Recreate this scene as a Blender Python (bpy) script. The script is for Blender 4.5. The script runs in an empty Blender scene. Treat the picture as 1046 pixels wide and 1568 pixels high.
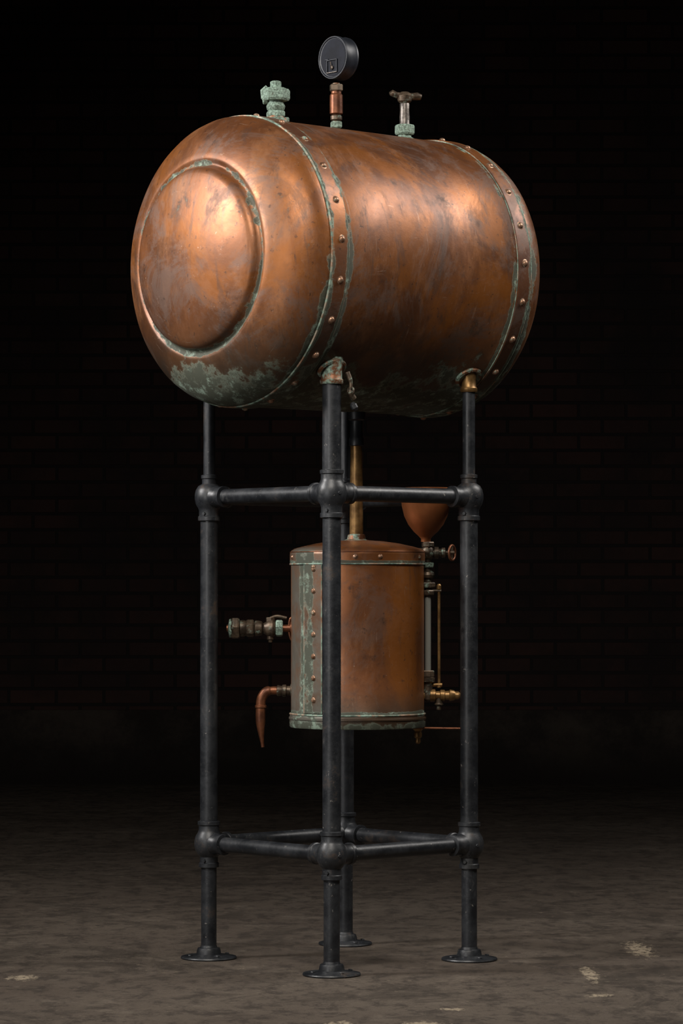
import bpy, bmesh, math, random
from mathutils import Vector, Matrix
random.seed(3)
S=bpy.context.scene
S.view_settings.view_transform='Standard'
S.view_settings.look='None'

# ---------------------------------------------------------------- frame of the apparatus
UX,UY=0.7425,0.6699
U=Vector((UX,UY,0)); V=Vector((-UY,UX,0)); Z=Vector((0,0,1)); X=Vector((1,0,0)); Y=Vector((0,1,0))
O=Vector((-0.024,0,0)); SP=0.4698; B=0.235
def L(a,b,z): return O+U*a+V*b+Z*z
TZ=1.757; TR=0.361

# ---------------------------------------------------------------- node helpers
class NT:
    def __init__(s,name):
        s.m=bpy.data.materials.new(name); s.m.use_nodes=True
        s.t=s.m.node_tree; s.t.nodes.clear()
        s.out=s.n('ShaderNodeOutputMaterial'); s.b=s.n('ShaderNodeBsdfPrincipled')
        s.l(s.b.outputs[0],s.out.inputs[0])
        s.tc=s.n('ShaderNodeTexCoord').outputs['Object']
    def n(s,k,**kw):
        x=s.t.nodes.new(k)
        for a,b in kw.items(): setattr(x,a,b)
        return x
    def l(s,a,b): s.t.links.new(a,b)
    def setin(s,sock,v):
        if hasattr(v,'is_output'): s.l(v,sock)
        else: sock.default_value=v
    def noise(s,scale,detail=5,rough=.6,vec=None,dist=0):
        x=s.n('ShaderNodeTexNoise'); s.l(vec or s.tc,x.inputs['Vector'])
        x.inputs['Scale'].default_value=scale; x.inputs['Detail'].default_value=detail
        x.inputs['Roughness'].default_value=rough; x.inputs['Distortion'].default_value=dist
        return x.outputs['Fac']
    def scaled(s,v):
        x=s.n('ShaderNodeVectorMath',operation='MULTIPLY'); s.l(s.tc,x.inputs[0]); x.inputs[1].default_value=v
        return x.outputs[0]
    def aligned(s,k):   # coordinates (u,v,z) of the apparatus scaled by k
        r=s.n('ShaderNodeVectorRotate',rotation_type='Z_AXIS'); s.l(s.tc,r.inputs['Vector']); r.inputs['Angle'].default_value=-math.atan2(UY,UX)
        x=s.n('ShaderNodeVectorMath',operation='MULTIPLY'); s.l(r.outputs[0],x.inputs[0]); x.inputs[1].default_value=k
        return x.outputs[0]
    def math(s,op,a,b=0.0,clamp=False):
        x=s.n('ShaderNodeMath',operation=op); x.use_clamp=clamp
        s.setin(x.inputs[0],a); s.setin(x.inputs[1],b); return x.outputs[0]
    def mr(s,v,a,b,c=0.0,d=1.0):
        x=s.n('ShaderNodeMapRange'); x.interpolation_type='SMOOTHSTEP'
        s.setin(x.inputs[0],v)
        for i,q in enumerate((a,b,c,d)): x.inputs[i+1].default_value=q
        return x.outputs[0]
    def mix(s,f,a,b):
        x=s.n('ShaderNodeMix',data_type='RGBA'); s.setin(x.inputs[0],f)
        for k,v in ((6,a),(7,b)):
            if hasattr(v,'is_output'): s.l(v,x.inputs[k])
            else: x.inputs[k].default_value=(*v,1)
        return x.outputs[2]
    def mixf(s,f,a,b):
        x=s.n('ShaderNodeMix',data_type='FLOAT'); s.setin(x.inputs[0],f); s.setin(x.inputs[2],a); s.setin(x.inputs[3],b)
        return x.outputs[0]
    def dot(s,v):
        x=s.n('ShaderNodeVectorMath',operation='DOT_PRODUCT'); s.l(s.tc,x.inputs[0]); x.inputs[1].default_value=v
        return x.outputs['Value']
    def bump(s,h,strength,dist=.002,prev=None):
        x=s.n('ShaderNodeBump'); x.inputs['Strength'].default_value=strength; x.inputs['Distance'].default_value=dist
        s.setin(x.inputs['Height'],h)
        if prev: s.l(prev,x.inputs['Normal'])
        return x.outputs[0]
    def fin(s,col,rough,metal,nrm=None,spec=.5):
        if hasattr(col,'is_output'): s.l(col,s.b.inputs['Base Color'])
        else: s.b.inputs['Base Color'].default_value=(*col,1)
        s.setin(s.b.inputs['Roughness'],rough); s.setin(s.b.inputs['Metallic'],metal)
        s.b.inputs['Specular IOR Level'].default_value=spec
        if nrm: s.l(nrm,s.b.inputs['Normal'])
        return s.m

def copper(name,dark=(.105,.038,.015),mid=(.225,.080,.026),lite=(.33,.142,.060),seams=None,low=None,blotch=.65,side=None,metal0=.5,groove=None):
    m=NT(name)
    n1=m.noise(3.2,4,.6,dist=.6); n2=m.noise(14,6,.7); n3=m.noise(60,4,.65)
    st=m.noise(5,8,.76,vec=m.aligned((1.2,1,.45)))
    c=m.mix(m.mr(n1,.33,.66),dark,mid)
    c=m.mix(m.math('MULTIPLY',m.mr(st,.48,.66),.7),c,lite)
    haze=m.math('MULTIPLY',m.mr(m.noise(3.6,9,.80,dist=1.6),.47,.61),blotch)
    c=m.mix(haze,c,(.128,.086,.068))
    c=m.mix(m.math('MULTIPLY',m.mr(n2,.54,.70),.65),c,(.045,.022,.014))
    c=m.mix(m.math('MULTIPLY',m.mr(m.noise(2.3,6,.65,vec=m.scaled((1,1.4,.8)),dist=.8),.50,.62),.7),c,(.275,.088,.012))
    # dribbles, scuffs, scratches and pits
    dr=m.mr(m.noise(7,6,.75,vec=m.aligned((3,3,.35)),dist=.5),.56,.66)
    c=m.mix(m.math('MULTIPLY',dr,.48),c,(.075,.048,.038))
    sc=m.mr(m.noise(9,6,.8,vec=m.aligned((1,9,9)),dist=.5),.63,.69)
    sc2=m.mr(m.noise(8,6,.8,vec=m.aligned((12,1,1.3)),dist=.5),.62,.68)
    scr=m.math('MULTIPLY',m.math('MAXIMUM',sc,sc2),.45)
    c=m.mix(scr,c,(.38,.25,.18))
    c=m.mix(m.math('MULTIPLY',m.mr(n3,.62,.71),.65),c,(.045,.025,.018))
    c=m.mix(m.math('MULTIPLY',m.mr(m.noise(85,3,.7),.71,.77),.8),c,(.45,.32,.23))
    rough=m.mixf(n2,.30,.54)
    rough=m.math('ADD',rough,m.math('MULTIPLY',haze,.2))
    pat=None
    def acc(a,b): return b if a is None else m.math('MAXIMUM',a,b)
    z=m.dot((0,0,1))
    pn=m.math('ADD',n2,m.math('MULTIPLY',n1,.5))
    if low:
        z0,z1=low
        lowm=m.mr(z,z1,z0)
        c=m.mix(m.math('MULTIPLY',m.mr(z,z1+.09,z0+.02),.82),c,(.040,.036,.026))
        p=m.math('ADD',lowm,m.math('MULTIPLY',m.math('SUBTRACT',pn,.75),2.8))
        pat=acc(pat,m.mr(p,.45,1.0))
    if seams:
        for d,o,w,z0,z1,k in seams:
            a=m.math('ABSOLUTE',m.math('SUBTRACT',m.dot(d),o))
            e=m.mr(a,w,0.0)
            e=m.math('MULTIPLY',e,m.mr(z,z0,z1,1.0,k))
            e=m.math('ADD',e,m.math('MULTIPLY',m.math('SUBTRACT',pn,.75),2.4))
            e=m.math('MULTIPLY',m.mr(e,.38,.72),m.mr(a,w*1.1,w*.7))
            pat=acc(pat,e)
    if groove:   # verdigris collected in the groove round the raised end plate
        vb,zc,r0,w,umax=groove
        dv=m.math('SUBTRACT',m.dot((V.x,V.y,0)),vb); dz=m.math('SUBTRACT',z,zc)
        rad=m.math('SQRT',m.math('ADD',m.math('MULTIPLY',dv,dv),m.math('MULTIPLY',dz,dz)))
        a=m.math('ABSOLUTE',m.math('SUBTRACT',rad,r0))
        e=m.math('MULTIPLY',m.mr(a,w,0.0),m.mr(z,zc-.26,zc+.05,1.2,.72))
        e=m.math('ADD',e,m.math('MULTIPLY',m.math('SUBTRACT',pn,.75),2.8))
        e=m.math('MULTIPLY',m.mr(e,.42,.72),m.mr(a,w*1.1,w*.6))
        e=m.math('MULTIPLY',e,m.mr(m.dot((UX,UY,0)),umax+.01,umax))
        pat=acc(pat,e)
    if side:
        d,o0,o1=side
        c=m.mix(m.math('MULTIPLY',m.mr(m.dot(d),o0,o1),m.mr(n2,.30,.60,.35,.9)),c,(.15,.14,.115))
    if pat is not None:
        edge=m.math('MULTIPLY',m.mr(pat,.15,.45),m.mr(pat,.98,.6))
        lightp=m.mr(m.noise(24,8,.8),.51,.63)
        pc=m.mix(m.math('MAXIMUM',m.math('MULTIPLY',edge,.5),m.math('MULTIPLY',lightp,.85)),(.046,.054,.036),(.24,.32,.25))
        c=m.mix(m.math('MULTIPLY',pat,.92),c,pc)
        rough=m.mixf(pat,rough,.75)
        metal=m.math('MULTIPLY',m.math('SUBTRACT',1.0,pat),metal0)
    else: metal=metal0
    nb=m.bump(m.noise(5,2,.5),.35,.009)
    nb=m.bump(n2,.25,.002,nb); nb=m.bump(n3,.15,.001,nb)
    return m.fin(c,rough,metal,nb,.5)

def simple(name,c1,c2,rough,metal,scale=25,pat=0,bs=.3,spec=.5):
    m=NT(name)
    n=m.noise(scale,5,.65); f=m.noise(scale*4,4,.6)
    c=m.mix(m.mr(n,.35,.65),c1,c2)
    r=m.mixf(n,rough-.08,rough+.1); mt=metal
    if pat>0:
        p=m.mr(m.noise(scale*1.3,6,.7),.62-pat*.4,.74-pat*.35)
        c=m.mix(p,c,m.mix(m.mr(f,.35,.65),(.075,.105,.08),(.25,.35,.28)))
        mt=m.math('MULTIPLY',m.math('SUBTRACT',1.0,p),metal)
        r=m.mixf(p,r,.8)
    return m.fin(c,r,mt,m.bump(f,bs,.0015),spec)

ud=(UX,UY,0); oa=O.dot(U); ob=O.dot(V)
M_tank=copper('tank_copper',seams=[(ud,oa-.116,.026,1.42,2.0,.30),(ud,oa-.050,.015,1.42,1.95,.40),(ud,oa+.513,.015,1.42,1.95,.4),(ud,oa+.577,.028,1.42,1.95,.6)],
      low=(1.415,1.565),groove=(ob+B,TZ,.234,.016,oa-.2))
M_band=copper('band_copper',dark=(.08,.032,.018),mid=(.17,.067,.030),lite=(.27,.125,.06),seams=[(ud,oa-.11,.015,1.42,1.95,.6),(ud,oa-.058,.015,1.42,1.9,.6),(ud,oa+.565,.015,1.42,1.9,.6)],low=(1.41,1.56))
VC=Vector((.0413,.3755,0)); VR=.171
sd=(math.sin(math.radians(-52)),-math.cos(math.radians(-52)),0)
so=VC.dot(Vector(sd))
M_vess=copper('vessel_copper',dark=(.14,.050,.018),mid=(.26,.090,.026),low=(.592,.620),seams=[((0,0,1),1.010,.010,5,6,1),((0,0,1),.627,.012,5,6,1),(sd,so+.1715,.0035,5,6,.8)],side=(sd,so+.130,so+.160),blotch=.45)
M_cu=simple('dark_copper',(.10,.036,.018),(.22,.08,.035),.42,.6,30)
M_funnel=simple('funnel_copper',(.22,.072,.024),(.32,.11,.038),.42,.5,10)
M_cupat=simple('copper_with_verdigris',(.14,.055,.025),(.25,.10,.045),.45,.6,35,pat=.5)
M_pat=simple('verdigris_bronze',(.10,.11,.08),(.17,.20,.16),.6,.35,55,pat=.78)
M_brass=simple('aged_brass',(.15,.08,.028),(.29,.165,.06),.40,.7,30)
M_brz=simple('dark_bronze',(.045,.032,.022),(.125,.088,.058),.42,.6,40,pat=.18)
M_riv=simple('rivet_copper',(.22,.11,.06),(.38,.23,.15),.38,.65,60,pat=.2)
M_solder=simple('solder_line',(.28,.14,.075),(.50,.37,.28),.45,.5,14,pat=.58)
M_steel=simple('worn_steel',(.06,.052,.047),(.19,.165,.145),.38,.6,50)
M_gauge=simple('gauge_black_enamel',(.010,.012,.017),(.020,.023,.031),.42,.0,20,bs=.1,spec=.4)
M_dial=simple('gauge_dial_plate',(.009,.010,.014),(.016,.018,.026),.62,.0,25,bs=.1,spec=.15)
def iron_mat():
    m=NT('black_iron')
    n=m.noise(16,7,.72); f=m.noise(90,4,.6); w=m.noise(8,8,.8)
    c=m.mix(m.mr(n,.35,.65),(.006,.007,.009),(.020,.022,.025))
    c=m.mix(m.math('MULTIPLY',m.mr(w,.55,.66),.65),c,(.060,.038,.024))
    c=m.mix(m.math('MULTIPLY',m.mr(m.noise(13,8,.8,vec=m.scaled((1,1,.5))),.56,.64),.55),c,(.050,.050,.050))
    c=m.mix(m.math('MULTIPLY',m.mr(m.noise(60,6,.75),.635,.69),.8),c,(.22,.20,.18))
    return m.fin(c,m.mixf(n,.28,.58),.0,m.bump(n,.4,.001,m.bump(f,.4,.001)),.55)
M_iron=iron_mat()
gm=NT('sight_glass'); gm.b.inputs['Transmission Weight'].default_value=.35
M_glass=gm.fin((.26,.26,.23),.15,0)

# ---------------------------------------------------------------- mesh helpers
def empty(name,loc,par=None):
    e=bpy.data.objects.new(name,None); e.location=loc; e.empty_display_size=.1
    S.collection.objects.link(e)
    if par: e.parent=par; e.matrix_parent_inverse=Matrix.Translation(-par.location)
    return e
def mkobj(name,bm,mat,par,smooth=True,auto=None):
    me=bpy.data.meshes.new(name)
    bmesh.ops.recalc_face_normals(bm,faces=bm.faces)
    bm.to_mesh(me); bm.free()
    for p in me.polygons: p.use_smooth=smooth
    o=bpy.data.objects.new(name,me); S.collection.objects.link(o); me.materials.append(mat)
    if smooth and auto is not None:
        me.set_sharp_from_angle(angle=math.radians(auto))
    if par:
        o.parent=par; o.matrix_parent_inverse=Matrix.Translation(-par.location)
    return o
def basis(ax):
    ax=ax.normalized(); t=Z if abs(ax.z)<.9 else X
    e1=ax.cross(t).normalized(); e2=ax.cross(e1).normalized(); return ax,e1,e2
def add_lathe(bm,org,ax,prof,seg=32,ph=0.0):
    ax,e1,e2=basis(ax); rings=[]
    for t,r in prof:
        if r<1e-6: rings.append([bm.verts.new(org+ax*t)]); continue
        rings.append([bm.verts.new(org+ax*t+(e1*math.cos(ph+2*math.pi*i/seg)+e2*math.sin(ph+2*math.pi*i/seg))*r) for i in range(seg)])
    for A,Bq in zip(rings,rings[1:]):
        if len(A)==1 and len(Bq)==1: continue
        for i in range(seg):
            j=(i+1)%seg
            if len(A)==1: bm.faces.new((A[0],Bq[i],Bq[j]))
            elif len(Bq)==1: bm.faces.new((A[i],Bq[0],A[j]))
            else: bm.faces.new((A[i],Bq[i],Bq[j],A[j]))
    if len(rings[0])>1: bm.faces.new(rings[0])
    if len(rings[-1])>1: bm.faces.new(rings[-1])
def lathe(name,org,ax,prof,mat,par,seg=48,auto=35,ph=0.0,smooth=True):
    bm=bmesh.new(); add_lathe(bm,org,ax,prof,seg,ph); return mkobj(name,bm,mat,par,smooth,auto)
def add_ring(bm,c,ax,R,r,seg=64,rs=10):
    ax,e1,e2=basis(ax); g=[]
    for i in range(seg):
        t=2*math.pi*i/seg; d=e1*math.cos(t)+e2*math.sin(t)
        g.append([bm.verts.new(c+d*(R+r*math.cos(2*math.pi*k/rs))+ax*(r*math.sin(2*math.pi*k/rs))) for k in range(rs)])
    for i in range(seg):
        for k in range(rs):
            bm.faces.new((g[i][k],g[(i+1)%seg][k],g[(i+1)%seg][(k+1)%rs],g[i][(k+1)%rs]))
def ring(name,c,ax,R,r,mat,par,seg=64,rs=10):
    bm=bmesh.new(); add_ring(bm,c,ax,R,r,seg,rs); return mkobj(name,bm,mat,par)
def add_tube(bm,pts,rad,seg=20):
    P=[Vector(p) for p in pts]; n=len(P)
    T=[(P[min(i+1,n-1)]-P[max(i-1,0)]).normalized() for i in range(n)]
    e=T[0].cross(Z if abs(T[0].z)<.9 else X).normalized(); rings=[]
    for i in range(n):
        e=(e-T[i]*e.dot(T[i])).normalized(); f=T[i].cross(e)
        r=rad[i] if isinstance(rad,(list,tuple)) else rad
        rings.append([bm.verts.new(P[i]+(e*math.cos(2*math.pi*k/seg)+f*math.sin(2*math.pi*k/seg))*r) for k in range(seg)])
    for A,Bq in zip(rings,rings[1:]):
        for k in range(seg): bm.faces.new((A[k],Bq[k],Bq[(k+1)%seg],A[(k+1)%seg]))
    bm.faces.new(rings[0]); bm.faces.new(rings[-1])
def catmull(pts,n=8):
    P=[Vector(p) for p in pts]; P=[2*P[0]-P[1]]+P+[2*P[-1]-P[-2]]; out=[]
    for i in range(1,len(P)-2):
        for k in range(n):
            t=k/n; a,b,c,d=P[i-1:i+3]
            out.append(.5*((2*b)+(c-a)*t+(2*a-5*b+4*c-d)*t*t+(3*b-a-3*c+d)*t**3))
    out.append(P[-2]); return out
def tube(name,pts,rad,mat,par,seg=20):
    bm=bmesh.new(); add_tube(bm,pts,rad,seg); return mkobj(name,bm,mat,par,True,50)
def hexprof(h,r): c=min(.15*r,.3*h); return [(0,r*.9),(c,r),(h-c,r),(h,r*.9)]
def hexnut(name,org,ax,h,r,mat,par,ph=.2):
    return lathe(name,org,ax,hexprof(h,r),mat,par,6,None,ph,False)
def box(name,c,ex,ey,ez,mat,par,bev=.002):
    bm=bmesh.new()
    vs=[bm.verts.new(c+ex*i+ey*j+ez*k) for i in(-1,1) for j in(-1,1) for k in(-1,1)]
    for f in((0,1,3,2),(4,5,7,6),(0,1,5,4),(2,3,7,6),(0,2,6,4),(1,3,7,5)): bm.faces.new([vs[q] for q in f])
    o=mkobj(name,bm,mat,par,False); b=o.modifiers.new('bevel','BEVEL'); b.width=bev; b.segments=2; return o

root=empty('antique_copper_boiler_on_pipe_stand',L(SP/2,SP/2,0))
# ================================================================ PIPE STAND
stand=empty('iron_pipe_stand',L(SP/2,SP/2,0),root)
ZU,ZLo=1.178,.293
legs={'front':(0,0,.0232,1.455),'right':(SP,0,.0160,1.455),'left':(0,SP,.0150,1.49),'back':(SP,SP,.0150,1.49)}
for nm,(a,b,ru,zt) in legs.items():
    P=L(a,b,0)
    lathe('foot_flange_'+nm,P,Z,[(0,.070),(.003,.0715),(.006,.070),(.008,.060),(.010,.040),(.012,.032),(.022,.030),(.027,.028),(.028,.022),(.034,.020)],M_iron,stand,56,40)
    bm=bmesh.new()
    for k in range(4):
        t=.5+k*math.pi/2; add_lathe(bm,P+Vector((math.cos(t),math.sin(t),0))*.052+Z*.008,Z,hexprof(.004,.006),6)
    mkobj('foot_bolts_'+nm,bm,M_iron,stand,False)
    lathe('leg_lower_'+nm,P,Z,[(.02,.0198),(ZLo-.03,.0198)],M_iron,stand,40)
    lathe('leg_middle_'+nm,P,Z,[(ZLo+.03,.0226),(ZU-.03,.0226)],M_iron,stand,40)
    lathe('leg_upper_'+nm,P,Z,[(ZU+.03,ru),(zt,ru)],M_iron,stand,40)
    for k,(zc,r1,r2) in enumerate(((ZLo,.0226,.0198),(ZU,ru,.0226))):
        C=P+Z*zc
        bm=bmesh.new()
        add_lathe(bm,C,Z,[(-.062,r2),(-.060,r2+.006),(-.050,r2+.006),(-.048,r2+.0035),(-.034,r2+.0035),(-.028,.0285),(-.018,.0345),(-.006,.0372),(.006,.0372),(.018,.0345),(.028,.0285),
                 (.034,r1+.0035),(.046,r1+.0035),(.048,r1+.006),(.056,r1+.006),(.058,r1)],48)
        for d in ((U if a==0 else -U),(V if b==0 else -V)):
            add_lathe(bm,C,d,[(0,.026),(.030,.028),(.036,.0245),(.052,.0245),(.054,.0268),(.062,.0268),(.064,.0195)],40)
        mkobj(('lower' if k==0 else 'upper')+'_cross_fitting_'+nm,bm,M_iron,stand,True,35)
        bm=bmesh.new()
        for s_,zz in ((.6,0),(-.5,-.043)):
            dv=(Vector((0,-1,0))+X*s_).normalized()
            rr_=.034 if zz==0 else r2+.003
            add_lathe(bm,C+dv*rr_+Z*zz,dv,hexprof(.006,.0045),6)
        mkobj(('lower' if k==0 else 'upper')+'_set_screws_'+nm,bm,M_iron,stand,False)
for zc,t in((ZLo,'lower'),(ZU,'upper')):
    for n,(p,q) in enumerate((((0,0),(SP,0)),((0,0),(0,SP)),((SP,0),(SP,SP)),((0,SP),(SP,SP)))):
        tube(f'{t}_rail_{n+1}',[L(*p,zc),L(*q,zc)],.0193,M_iron,stand,32)
for nm,(a,b,ru,zt) in legs.items():
    side=-1 if b==0 else 1
    N=(V*(side*B)+Z*(-.274)).normalized()
    C=L(a,b,TZ-.274); T2=U.cross(N).normalized()
    bm=bmesh.new()
    add_lathe(bm,L(a,b,1.445),Z,[(0,ru+.004),(.003,ru+.006),(.01,ru+.006),(.014,ru+.003),(.03,ru+.002),(.05,ru+.004),(.066,ru+.006)],32)
    mkobj('saddle_neck_'+nm,bm,M_cupat if nm!='right' else M_brass,stand,True,35)
    bm=bmesh.new()
    prof=[(-.012,.020),(-.010,.037),(.0,.042),(.004,.0405),(.0065,.035),(.003,.030),(.003,.018),(.010,.014),(.012,.0)]
    add_lathe(bm,C,N,prof,40)
    for v in bm.verts:
        d=v.co-C; v.co=C+U*d.dot(U)+T2*(d.dot(T2)*.8)+N*d.dot(N)
    mkobj('saddle_plate_'+nm,bm,M_cupat,stand,True,40)
tube('catch_lever_front',catmull([L(.03,-.024,1.475),L(.036,-.030,1.45),L(.034,-.030,1.425),L(.046,-.030,1.41)],6),[.006]*6+[.0045]*6+[.0075]*7,M_brz,stand,12)
ring('catch_ring_front',L(.036,-.030,1.428),U,.010,.003,M_brz,stand,24,8)
lathe('catch_knob_front',L(.040,-.030,1.40),Vector((.5,0,-1)),[(0,.004),(.006,.009),(.016,.009),(.022,.004)],M_iron,stand,16)

# ================================================================ COPPER TANK
tank=empty('copper_storage_tank',L(.23,B,TZ),root)
A0=-.11; A1=.565
AX=L(0,B,TZ)
front=[(.1665-.0248*(r/.2)**2,r) for r in (0,.03,.06,.09,.12,.15,.175,.195)]+[(0.1395,.207),(.1360,.2155),(.1305,.2215),(.1235,.2245),(.1165,.227),(.1125,.2325),(.1135,.238),(.1165,.2435),(.1165,.250),(.1125,.262),(.102,.287),(.088,.310),(.070,.3315),(.050,.3475),(.030,.357),(.012,.3603),(0,.361)]
prof=[(A0-d,r) for d,r in front]
prof+=[(A0+.001,.3595),(A0+.20,.3597),(A0+.45,.3597),(A1-.001,.3595)]
rear=[(0,.361),(.012,.3603),(.030,.356),(.045,.349),(.060,.337),(.075,.318),(.088,.292),(.097,.262),(.103,.22),(.106,.17),(.108,.10),(.108,0)]
prof+=[(A1+d,r) for d,r in rear]
bm=bmesh.new(); add_lathe(bm,AX,U,prof,160)
mkobj('tank_shell',bm,M_tank,tank,True,60)
for nm,a,b in(('front',-.110,-.058),('rear',.522,.566)):
    lathe('riveted_band_'+nm,AX,U,[(a,.358),(a,.3632),(a+.0015,.3645),(b-.0015,.3645),(b,.3632),(b,.358)],M_band,tank,160,25)
ring('seam_bead_front',AX+U*-.112,U,.3612,.0030,M_solder,tank,160)
ring('seam_bead_front_inner',AX+U*-.0575,U,.3614,.0018,M_solder,tank,160)
ring('seam_bead_rear',AX+U*.568,U,.3612,.0026,M_solder,tank,160)
ring('seam_bead_rear_inner',AX+U*.5215,U,.3608,.0015,M_solder,tank,160)
for nm,a,ph in(('front',-.082,.078),('rear',.544,.037)):
    bm=bmesh.new()
    for k in range(23):
        t=ph+k*2*math.pi/23
        n=(-V*math.cos(t)+Z*math.sin(t))
        add_lathe(bm,AX+U*a+n*.363,n,[(0,.0105),(.0012,.0108),(.0022,.0080),(.0045,.0072),(.0068,.0048),(.0078,.0)],16)
    mkobj('rivets_'+nm,bm,M_riv,tank,True,50)
TT=TZ+TR
P=L(.0213,B,TT-.004)
lathe('relief_valve_base',P,Z,[(0,.034),(.008,.031),(.013,.031),(.015,.022),(.03,.019)],M_cupat,tank)
hexnut('relief_valve_lower_nut',P+Z*.016,Z,.016,.025,M_pat,tank)
lathe('relief_valve_body',P+Z*.030,Z,[(0,.016),(.006,.022),(.014,.024),(.024,.019),(.03,.018)],M_pat,tank)
hexnut('relief_valve_bonnet',P+Z*.058,Z,.030,.036,M_pat,tank,.5)
lathe('relief_valve_cap',P+Z*.086,Z,[(0,.028),(.004,.026),(.006,.014),(.020,.014),(.022,.011)],M_pat,tank,8,20)
lathe('relief_valve_side_arm',P+Z*.062-X*.02,-X,[(0,.012),(.010,.013),(.013,.010)],M_pat,tank,16)
lathe('relief_valve_drain',P+Z*.008+X*.012,X,[(0,.008),(.012,.009),(.020,.009),(.022,.006)],M_pat,tank,16)
tube('relief_valve_lever',[P+Z*.094-X*.022,P+Z*.084-X*.033,P+Z*.064-X*.031],[.005,.006,.006],M_pat,tank,12)
P=L(.4667,B,TT-.004)
lathe('vent_valve_base',P,Z,[(0,.027),(.006,.025),(.009,.018),(.02,.016)],M_pat,tank)
hexnut('vent_valve_nut',P+Z*.016,Z,.026,.026,M_pat,tank,.35)
lathe('vent_valve_stem',P+Z*.040,Z,[(0,.016),(.006,.013),(.022,.0135),(.040,.012),(.056,.013),(.062,.010)],M_steel,tank)
lathe('vent_valve_handle_hub',P+Z*.098,Z,[(0,.012),(.006,.018),(.020,.020),(.026,.016),(.030,.010)],M_brz,tank,24)
dh=(X*.97+Y*.25).normalized()
tube('vent_valve_handle',[P+Z*.122-dh*.040,P+Z*.124-dh*.034,P+Z*.119-dh*.022,P+Z*.117,P+Z*.117+dh*.022,P+Z*.118+dh*.034,P+Z*.116+dh*.044],[.005,.0088,.0082,.009,.0095,.0105,.008],M_brz,tank,16)

# ================================================================ PRESSURE GAUGE
P=L(.2262,B,TT-.004)
gauge=empty('pressure_gauge',P,root)
lathe('stem_pipe',P,Z,[(0,.017),(.003,.017),(.004,.0095),(.125,.0095)],M_cupat,gauge)
hexnut('stem_nut_lower',P+Z*.010,Z,.016,.0155,M_pat,gauge)
lathe('stem_collar',P+Z*.028,Z,[(0,.011),(.003,.015),(.012,.015),(.015,.011)],M_brz,gauge)
lathe('stem_siphon',P+Z*.044,Z,[(0,.012),(.003,.0165),(.050,.0165),(.054,.013),(.060,.013)],M_cu,gauge)
hexnut('stem_nut_upper',P+Z*.104,Z,.018,.0175,M_brz,gauge)
G=P+Z*(2.304-P.z)
lathe('gauge_case',G-U*.010,U,[(0,.047),(-.0005,.050),(-.003,.052),(-.003,.0545),(.001,.0555),(.008,.0555),(.010,.0540),(.030,.0540),(.033,.0555),(.038,.055),(.043,.050),(.045,.0)],M_gauge,gauge,72,30)
lathe('gauge_dial',G-U*.0102,-U,[(0,.048),(.001,.047),(.0015,0)],M_dial,gauge,64)
Wc=G-U*.013-Z*.022+V*.002
for k,(dy,dz,hy,hz) in enumerate(((0,.016,.020,.0014),(0,-.016,.020,.0014),(.0185,0,.0014,.016),(-.0185,0,.0014,.016))):
    box(f'dial_window_frame_{k+1}',Wc+V*dy+Z*dz,U*.002,V*hy,Z*hz,M_steel if k==1 else M_gauge,gauge,.0005)
lathe('dial_window_pivot',Wc-Z*.004,-U,[(0,.005),(.002,.005),(.003,.002)],M_brz,gauge,20)
tube('dial_pointer',[Wc-Z*.004-U*.002,Wc+Z*.012+V*.004-U*.002],[.0014,.0008],M_brz,gauge,8)
tube('dial_window_hinge',[Wc+Z*.018+V*.014,Wc+Z*.018+V*.024-U*.001],.0022,M_gauge,gauge,10)

# ================================================================ LOWER COPPER BOILER
boil=empty('copper_boiler_vessel',VC+Z*.8,root)
Pv=VC.copy()
lathe('boiler_shell',Pv,Z,[(.590,.155),(.5885,.165),(.589,.1725),(.592,.1745),(.609,.1745),(.6105,.1765),(.6145,.1765),(.616,.1745),(.622,.1735),(.626,.171),
      (.80,.1708),(1.005,.171),(1.008,.1738),(1.030,.1740),(1.036,.1735),(1.0415,.170),(1.046,.163),(1.052,.142),(1.060,.105),(1.0655,.065),(1.068,.03),(1.068,0)],M_vess,boil,128,40)
ring('top_seam_bead',Pv+Z*1.0065,Z,.1725,.0024,M_solder,boil,128)
ring('bottom_seam_bead',Pv+Z*.6235,Z,.1730,.0024,M_solder,boil,128)
ring('top_edge_bead',Pv+Z*1.037,Z,.1730,.0014,M_cu,boil,128)
def cyl(th,r,z): return Pv+Vector((math.sin(th),-math.cos(th),0))*r+Z*z
bm=bmesh.new(); t0,t1=math.radians(-52),math.radians(-32); n=10; g=[]
for i in range(n+1):
    t=t0+(t1-t0)*i/n; g.append([bm.verts.new(cyl(t,r,z)) for z,r in((.628,.169),(.628,.1732),(1.005,.1732),(1.005,.169))])
for i in range(n):
    for k in range(4): bm.faces.new((g[i][k],g[i+1][k],g[i+1][(k+1)%4],g[i][(k+1)%4]))
bm.faces.new(g[0]); bm.faces.new(g[-1])
mkobj('lap_strap',bm,M_vess,boil,True,30)
for k,t in enumerate((t0,t1)): tube(f'strap_solder_{k+1}',[cyl(t,.1722,.628),cyl(t,.1722,1.005)],.0018,M_solder,boil,8)
bm=bmesh.new()
for k in range(7):
    n_=Vector((math.sin(math.radians(-40.5)),-math.cos(math.radians(-40.5)),0))
    add_lathe(bm,cyl(math.radians(-40.5),.1728,.662+k*.0552),n_,[(0,.0068),(.001,.0072),(.002,.0054),(.0045,.0042),(.0055,0)],14)
for d in(-73,-40.5,-2,19,64,110,150,190,230):
    t=math.radians(d); n_=Vector((math.sin(t),-math.cos(t),0))
    add_lathe(bm,cyl(t,.1735,1.024 if d!=-40.5 else .998),n_,[(0,.0062),(.001,.0066),(.002,.0048),(.004,.0036),(.0048,0)],14)
mkobj('boiler_rivets',bm,M_riv,boil,True,50)
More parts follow.
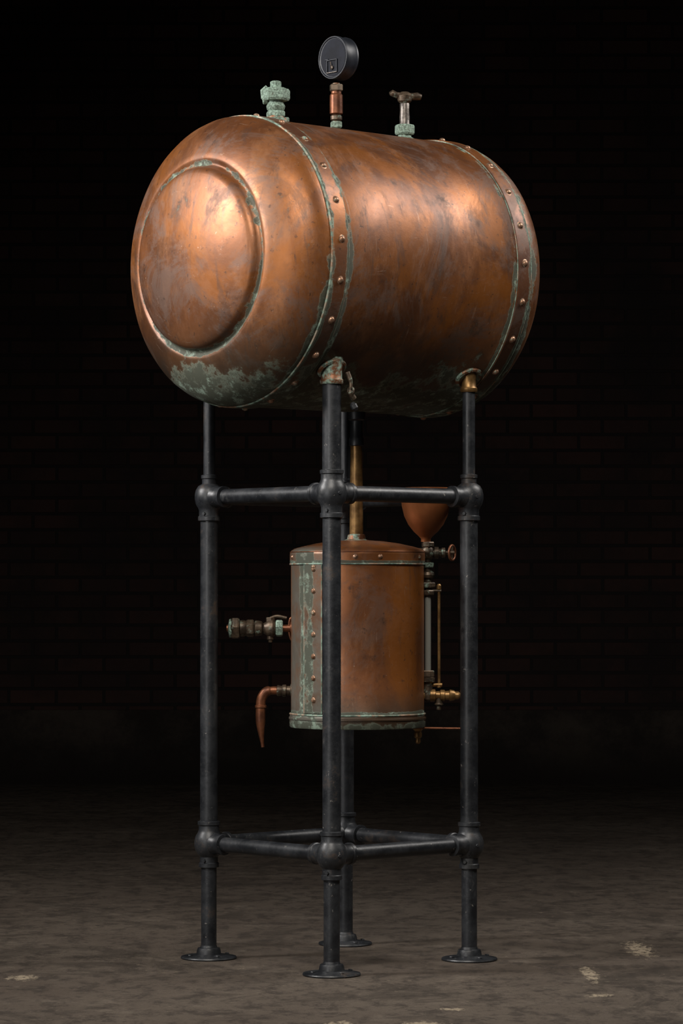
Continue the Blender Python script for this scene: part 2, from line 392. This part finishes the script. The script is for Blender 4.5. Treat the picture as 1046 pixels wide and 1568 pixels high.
R0=Vector((VC.x-.003,VC.y,0))
lathe('riser_pipe',R0,Z,[(1.060,.0175),(1.20,.0165),(1.30,.0150),(1.392,.0145)],M_brass,boil,32)
lathe('riser_collar_bottom',R0,Z,[(1.062,.034),(1.068,.032),(1.071,.024),(1.082,.022),(1.084,.0185)],M_cupat,boil,32)
lathe('riser_union_top',R0,Z,[(1.31,.016),(1.312,.019),(1.33,.019),(1.334,.0165),(1.375,.0165),(1.379,.022),(1.398,.024)],M_iron,boil,32)
c=Vector((.2218,.372,0))
hexnut('sight_top_nut',c+Z*1.050,Z,.014,.0165,M_brz,boil)
lathe('sight_top_cock',c+Z*1.018,Z,[(0,.009),(.004,.013),(.012,.017),(.024,.017),(.032,.012),(.036,.010)],M_brz,boil)
lathe('sight_top_nipple',Vector((.195,.372,1.036)),X,[(0,.012),(.03,.012)],M_brz,boil)
q=Vector((.2218,.372,1.036))
lathe('sight_cock_arm',q,X,[(0,.011),(.016,.011),(.017,.015),(.027,.015),(.028,.010),(.034,.010),(.036,.013),(.044,.013),(.046,.006),(.068,.005)],M_brz,boil,24,30)
ring('sight_cock_handwheel',q+X*.062,(X+Y*-.5).normalized(),.019,.0032,M_cu,boil,32,8)
tube('sight_cock_handwheel_spoke',[q+X*.062+Z*.019,q+X*.062-Z*.019],.0028,M_brz,boil,8)
lathe('sight_neck',c+Z*.925,Z,[(0,.009),(.095,.009)],M_brz,boil,20)
hexnut('sight_nut_1',c+Z*.998,Z,.013,.0155,M_pat,boil)
lathe('sight_ball_1',c+Z*.968,Z,[(0,.009),(.004,.015),(.011,.0175),(.018,.015),(.022,.009)],M_brz,boil)
hexnut('sight_nut_2',c+Z*.946,Z,.014,.019,M_brz,boil,.4)
hexnut('sight_nut_3',c+Z*.926,Z,.014,.017,M_brz,boil,.1)
lathe('sight_glass_tube',c+Z*.725,Z,[(0,.0080),(.205,.0080)],M_glass,boil,24)
lathe('sight_glass_core',c+Z*.725,Z,[(0,.0035),(.20,.0035)],M_steel,boil,12)
hexnut('sight_nut_4',c+Z*.716,Z,.018,.0165,M_brz,boil,.3)
lathe('sight_lower_body',c+Z*.655,Z,[(0,.006),(.005,.012),(.018,.015),(.03,.012),(.045,.012),(.05,.018),(.06,.018),(.062,.012)],M_brz,boil)
lathe('guard_rod',Vector((.250,.372,.690)),Z,[(0,.0055),(.004,.0055),(.006,.0036),(.250,.0036),(.252,.006),(.262,.006),(.266,.003)],M_brass,boil,16)
tube('guard_rod_clip_top',[c+Z*.938,Vector((.256,.372,.938))],.0042,M_brz,boil,10)
tube('guard_rod_clip_bottom',[c+Z*.697,Vector((.258,.372,.697))],.0048,M_brass,boil,10)
lathe('sight_drain_arm',Vector((.200,.372,.670)),X,[(0,.012),(.026,.012),(.028,.016),(.040,.016),(.042,.011),(.052,.011),(.054,.0145),(.064,.0145),(.066,.011),(.076,.012),(.078,.015),(.088,.013),(.092,.010),(.100,.010),(.104,.006)],M_brass,boil,24,30)
lathe('sight_drain_tip',Vector((.250,.372,.665)),-Z,[(0,.009),(.014,.009),(.018,.012),(.022,.006),(.032,.006)],M_brz,boil,16)
F=Vector((.2165,.372,0))
bm=bmesh.new()
outer=[(1.064,.0125),(1.072,.0125),(1.078,.018),(1.090,.031),(1.108,.045),(1.130,.0555),(1.155,.0615),(1.180,.064),(1.197,.0645),(1.199,.066),(1.202,.066),(1.203,.064)]
inner=[(1.197,.0625),(1.155,.0595),(1.110,.044),(1.090,.028),(1.08,.008),(1.079,.0)]
add_lathe(bm,F,Z,outer+inner,56)
mkobj('filling_funnel',bm,M_funnel,boil,True,50)
o=Vector((VC.x-.166,.3755,.842))
lathe('side_pipe',o,-X,[(0,.017),(.006,.017),(.007,.0095),(.17,.009)],M_cu,boil,24)
hexnut('side_union_nut_1',o-X*.026,-X,.018,.0225,M_pat,boil)
lathe('side_cock_body',o-X*.042,-X,[(0,.014),(.004,.018),(.010,.0235),(.020,.022),(.030,.015),(.034,.013)],M_brz,boil)
hexnut('side_cock_cap',o-X*.058+Z*.016,Z,.012,.012,M_brz,boil)
lathe('side_cock_stem',o-X*.058-Z*.02,-Z,[(0,.009),(.008,.009),(.010,.006),(.016,.005)],M_brz,boil,16)
tube('side_cock_lever',catmull([o-X*.058+Z*.026,o-X*.040+Z*.031,o-X*.016+Z*.026],5),.0045,M_brz,boil,10)
lathe('side_cock_ring',o-X*.076,-X,[(0,.012),(.004,.018),(.020,.021),(.024,.014)],M_brz,boil)
hexnut('side_union_nut_2',o-X*.100,-X,.020,.0225,M_brz,boil,.4)
lathe('side_reducer',o-X*.119,-X,[(0,.018),(.005,.021),(.016,.021),(.018,.016)],M_brz,boil)
hexnut('side_union_nut_3',o-X*.137,-X,.022,.029,M_brz,boil,.1)
lathe('side_plug',o-X*.157,-X,[(0,.024),(.006,.024),(.008,.015),(.012,.0)],M_pat,boil)
tube('vent_wire',catmull([o+X*.004+Z*.03,o-X*.008+Z*.022,o-X*.010-Z*.01,o-X*.004-Z*.03,o+X*.004-Z*.034],5),.003,M_cu,boil,8)
f0=Vector((VC.x-.166,.3755,.682))
lathe('faucet_nut',f0,-X,[(0,.019),(.005,.019),(.007,.012),(.016,.012),(.018,.0155),(.026,.0155),(.028,.012),(.036,.014),(.040,.014),(.042,.010)],M_brz,boil,24,30)
pts=catmull([f0-X*.036,f0-X*.055,f0-X*.070-Z*.004,f0-X*.081-Z*.022,f0-X*.083-Z*.050,f0-X*.083-Z*.080,f0-X*.081-Z*.112,f0-X*.077-Z*.145],6)
nn=len(pts); rr=[(.0105 if i<8 else .0125 if i<30 else max(.0045,.0125-(i-30)*.0008)) for i in range(nn)]
tube('faucet_spout',pts,rr,M_cu,boil,20)
lathe('faucet_ring',f0-X*.0825-Z*.036,-Z,[(0,.012),(.002,.015),(.007,.015),(.009,.012)],M_cu,boil,24)
lathe('bottom_drain',Vector((.196,.372,.592)),-Z,[(0,.014),(.010,.012),(.014,.008),(.020,.010),(.028,.010),(.032,.006),(.042,.007),(.046,.004)],M_brass,boil,20)
tube('support_rod',[Vector((.15,.36,.5875)),L(SP,0,.5875)],.0028,M_cu,boil,8)

# ================================================================ ROOM
def slab(name,lo,hi,mat):
    bm=bmesh.new(); bmesh.ops.create_cube(bm,size=1)
    c=(Vector(lo)+Vector(hi))/2; d=Vector(hi)-Vector(lo)
    for v in bm.verts: v.co=Vector((v.co.x*d.x,v.co.y*d.y,v.co.z*d.z))+c
    return mkobj(name,bm,mat,None,False)
def floor_mat():
    m=NT('worn_concrete')
    n=m.noise(.9,6,.65); f=m.noise(16,8,.8,vec=m.scaled((1,.6,1))); g=m.noise(5,7,.75)
    c=m.mix(m.mr(n,.3,.7),(.066,.050,.038),(.100,.080,.062))
    c=m.mix(m.math('MULTIPLY',m.mr(f,.47,.60),.7),c,(.026,.020,.016))
    c=m.mix(m.math('MULTIPLY',m.mr(g,.53,.66),.5),c,(.145,.118,.092))
    c=m.mix(m.math('MULTIPLY',m.mr(m.noise(2.2,8,.8,dist=1),.50,.60),.6),c,(.032,.025,.019))
    spk=m.math('MULTIPLY',m.mr(m.noise(34,6,.8),.60,.66),m.mr(m.noise(2.2,3,.6),.42,.58))
    pats=None
    for (x,y,rx,ry) in((.609,.02,.030,.25),(-.775,-.05,.055,.09),(0.0,-.86,.05,.07),(.18,-.87,.08,.09),(.78,.55,.055,.28),(.60,-.38,.05,.05),(.25,-.62,.05,.04)):
        d=m.n('ShaderNodeVectorMath',operation='SUBTRACT'); m.l(m.tc,d.inputs[0]); d.inputs[1].default_value=(x,y,0)
        e=m.n('ShaderNodeVectorMath',operation='DIVIDE'); m.l(d.outputs[0],e.inputs[0]); e.inputs[1].default_value=(rx,ry,1)
        q=m.n('ShaderNodeVectorMath',operation='LENGTH'); m.l(e.outputs[0],q.inputs[0])
        k=m.mr(q.outputs['Value'],1.25,.1)
        pats=k if pats is None else m.math('MAXIMUM',pats,k)
    p=m.mr(m.math('ADD',pats,m.math('MULTIPLY',m.math('SUBTRACT',m.noise(60,7,.8,vec=m.scaled((1,.4,1))),.5),4.0)),.5,1.1)
    p=m.math('MULTIPLY',p,m.mr(pats,.0,.3))
    spk=m.math('MAXIMUM',m.math('MULTIPLY',spk,.6),p)
    c=m.mix(m.math('MULTIPLY',spk,.85),c,(.33,.27,.19))
    nb=m.bump(g,.6,.02); nb=m.bump(f,.9,.008,nb)
    return m.fin(c,.75,0,nb,.25)
slab('floor',(-11,-10,-.2),(11,7.7,0),floor_mat())
def brick_mat():
    m=NT('dark_brick')
    sx=m.n('ShaderNodeSeparateXYZ'); m.l(m.tc,sx.inputs[0]); cx=m.n('ShaderNodeCombineXYZ')
    m.l(sx.outputs[0],cx.inputs[0]); m.l(sx.outputs[2],cx.inputs[1])
    b=m.n('ShaderNodeTexBrick'); m.l(cx.outputs[0],b.inputs['Vector'])
    b.inputs['Color1'].default_value=(.058,.024,.018,1); b.inputs['Color2'].default_value=(.030,.015,.013,1)
    b.inputs['Mortar'].default_value=(.011,.008,.007,1); b.inputs['Scale'].default_value=1
    b.inputs['Brick Width'].default_value=.23; b.inputs['Row Height'].default_value=.077; b.inputs['Mortar Size'].default_value=.008
    c=m.mix(m.mr(m.noise(1.2,5,.7),.38,.68),b.outputs['Color'],(.016,.011,.010))
    nb=m.bump(m.math('SUBTRACT',1.0,b.outputs['Fac']),.8,.01)
    nb=m.bump(m.noise(30,5,.7),.4,.004,nb)
    return m.fin(c,.75,0,nb,.3)
slab('wall_back',(-11,7.5,0),(11,7.7,6),brick_mat())
def plinth_mat():
    m=NT('dark_concrete_plinth')
    n=m.noise(2,7,.75); zf=m.mr(m.dot((0,0,1)),0.0,.3)
    c=m.mix(m.mr(n,.4,.65),(.024,.019,.016),(.060,.048,.039))
    c=m.mix(zf,(.016,.012,.010),c)   # colour gets darker towards the bottom
    return m.fin(c,.85,0,m.bump(n,.5,.02),.2)
slab('baseboard_back',(-11,7.47,0),(11,7.5,.36),plinth_mat())

# ================================================================ LIGHTS
def area(name,loc,tgt,sx,sy,w,col=(1,1,1),spread=180,xdir=None):
    l=bpy.data.lights.new(name,'AREA'); l.shape='RECTANGLE'; l.size=sx; l.size_y=sy; l.energy=w; l.color=col; l.spread=math.radians(spread)
    o=bpy.data.objects.new(name,l); S.collection.objects.link(o); o.location=loc
    zz=(Vector(loc)-Vector(tgt)).normalized()
    xx=Vector(xdir) if xdir else Z.cross(zz)
    xx=(xx-zz*xx.dot(zz)).normalized(); yy=zz.cross(xx)
    o.rotation_euler=Matrix((xx,yy,zz)).transposed().to_euler(); return o
area('softbox_left',(-3.1,-.55,2.95),(-.2,.1,1.6),.5,.8,36,(1,.97,.95),90)
area('softbox_right',(2.6,.45,3.75),(0.1,.0,1.7),2.0,.8,50,(1,.96,.92),130,U)
area('softbox_top_front',(-.3,-2.6,3.6),(0,-.1,.6),1.6,1.2,36,(1,.94,.86),100)
area('strip_front_left',(-2.6,-3.6,1.7),(0,.1,1.1),.5,2.0,7,(1,.98,.96),70)
W=bpy.data.worlds.new('dark_studio'); S.world=W; W.use_nodes=True
W.node_tree.nodes['Background'].inputs[0].default_value=(.9,.95,1,1); W.node_tree.nodes['Background'].inputs[1].default_value=.006

# ================================================================ CAMERA
cd=bpy.data.cameras.new('camera'); cd.sensor_fit='VERTICAL'; cd.sensor_height=36; cd.lens=110; cd.clip_end=100
co=bpy.data.objects.new('camera',cd); S.collection.objects.link(co)
co.location=(0,-7.666,.941); co.rotation_euler=(math.radians(90)+math.atan(119/4791),0,0)
S.camera=co
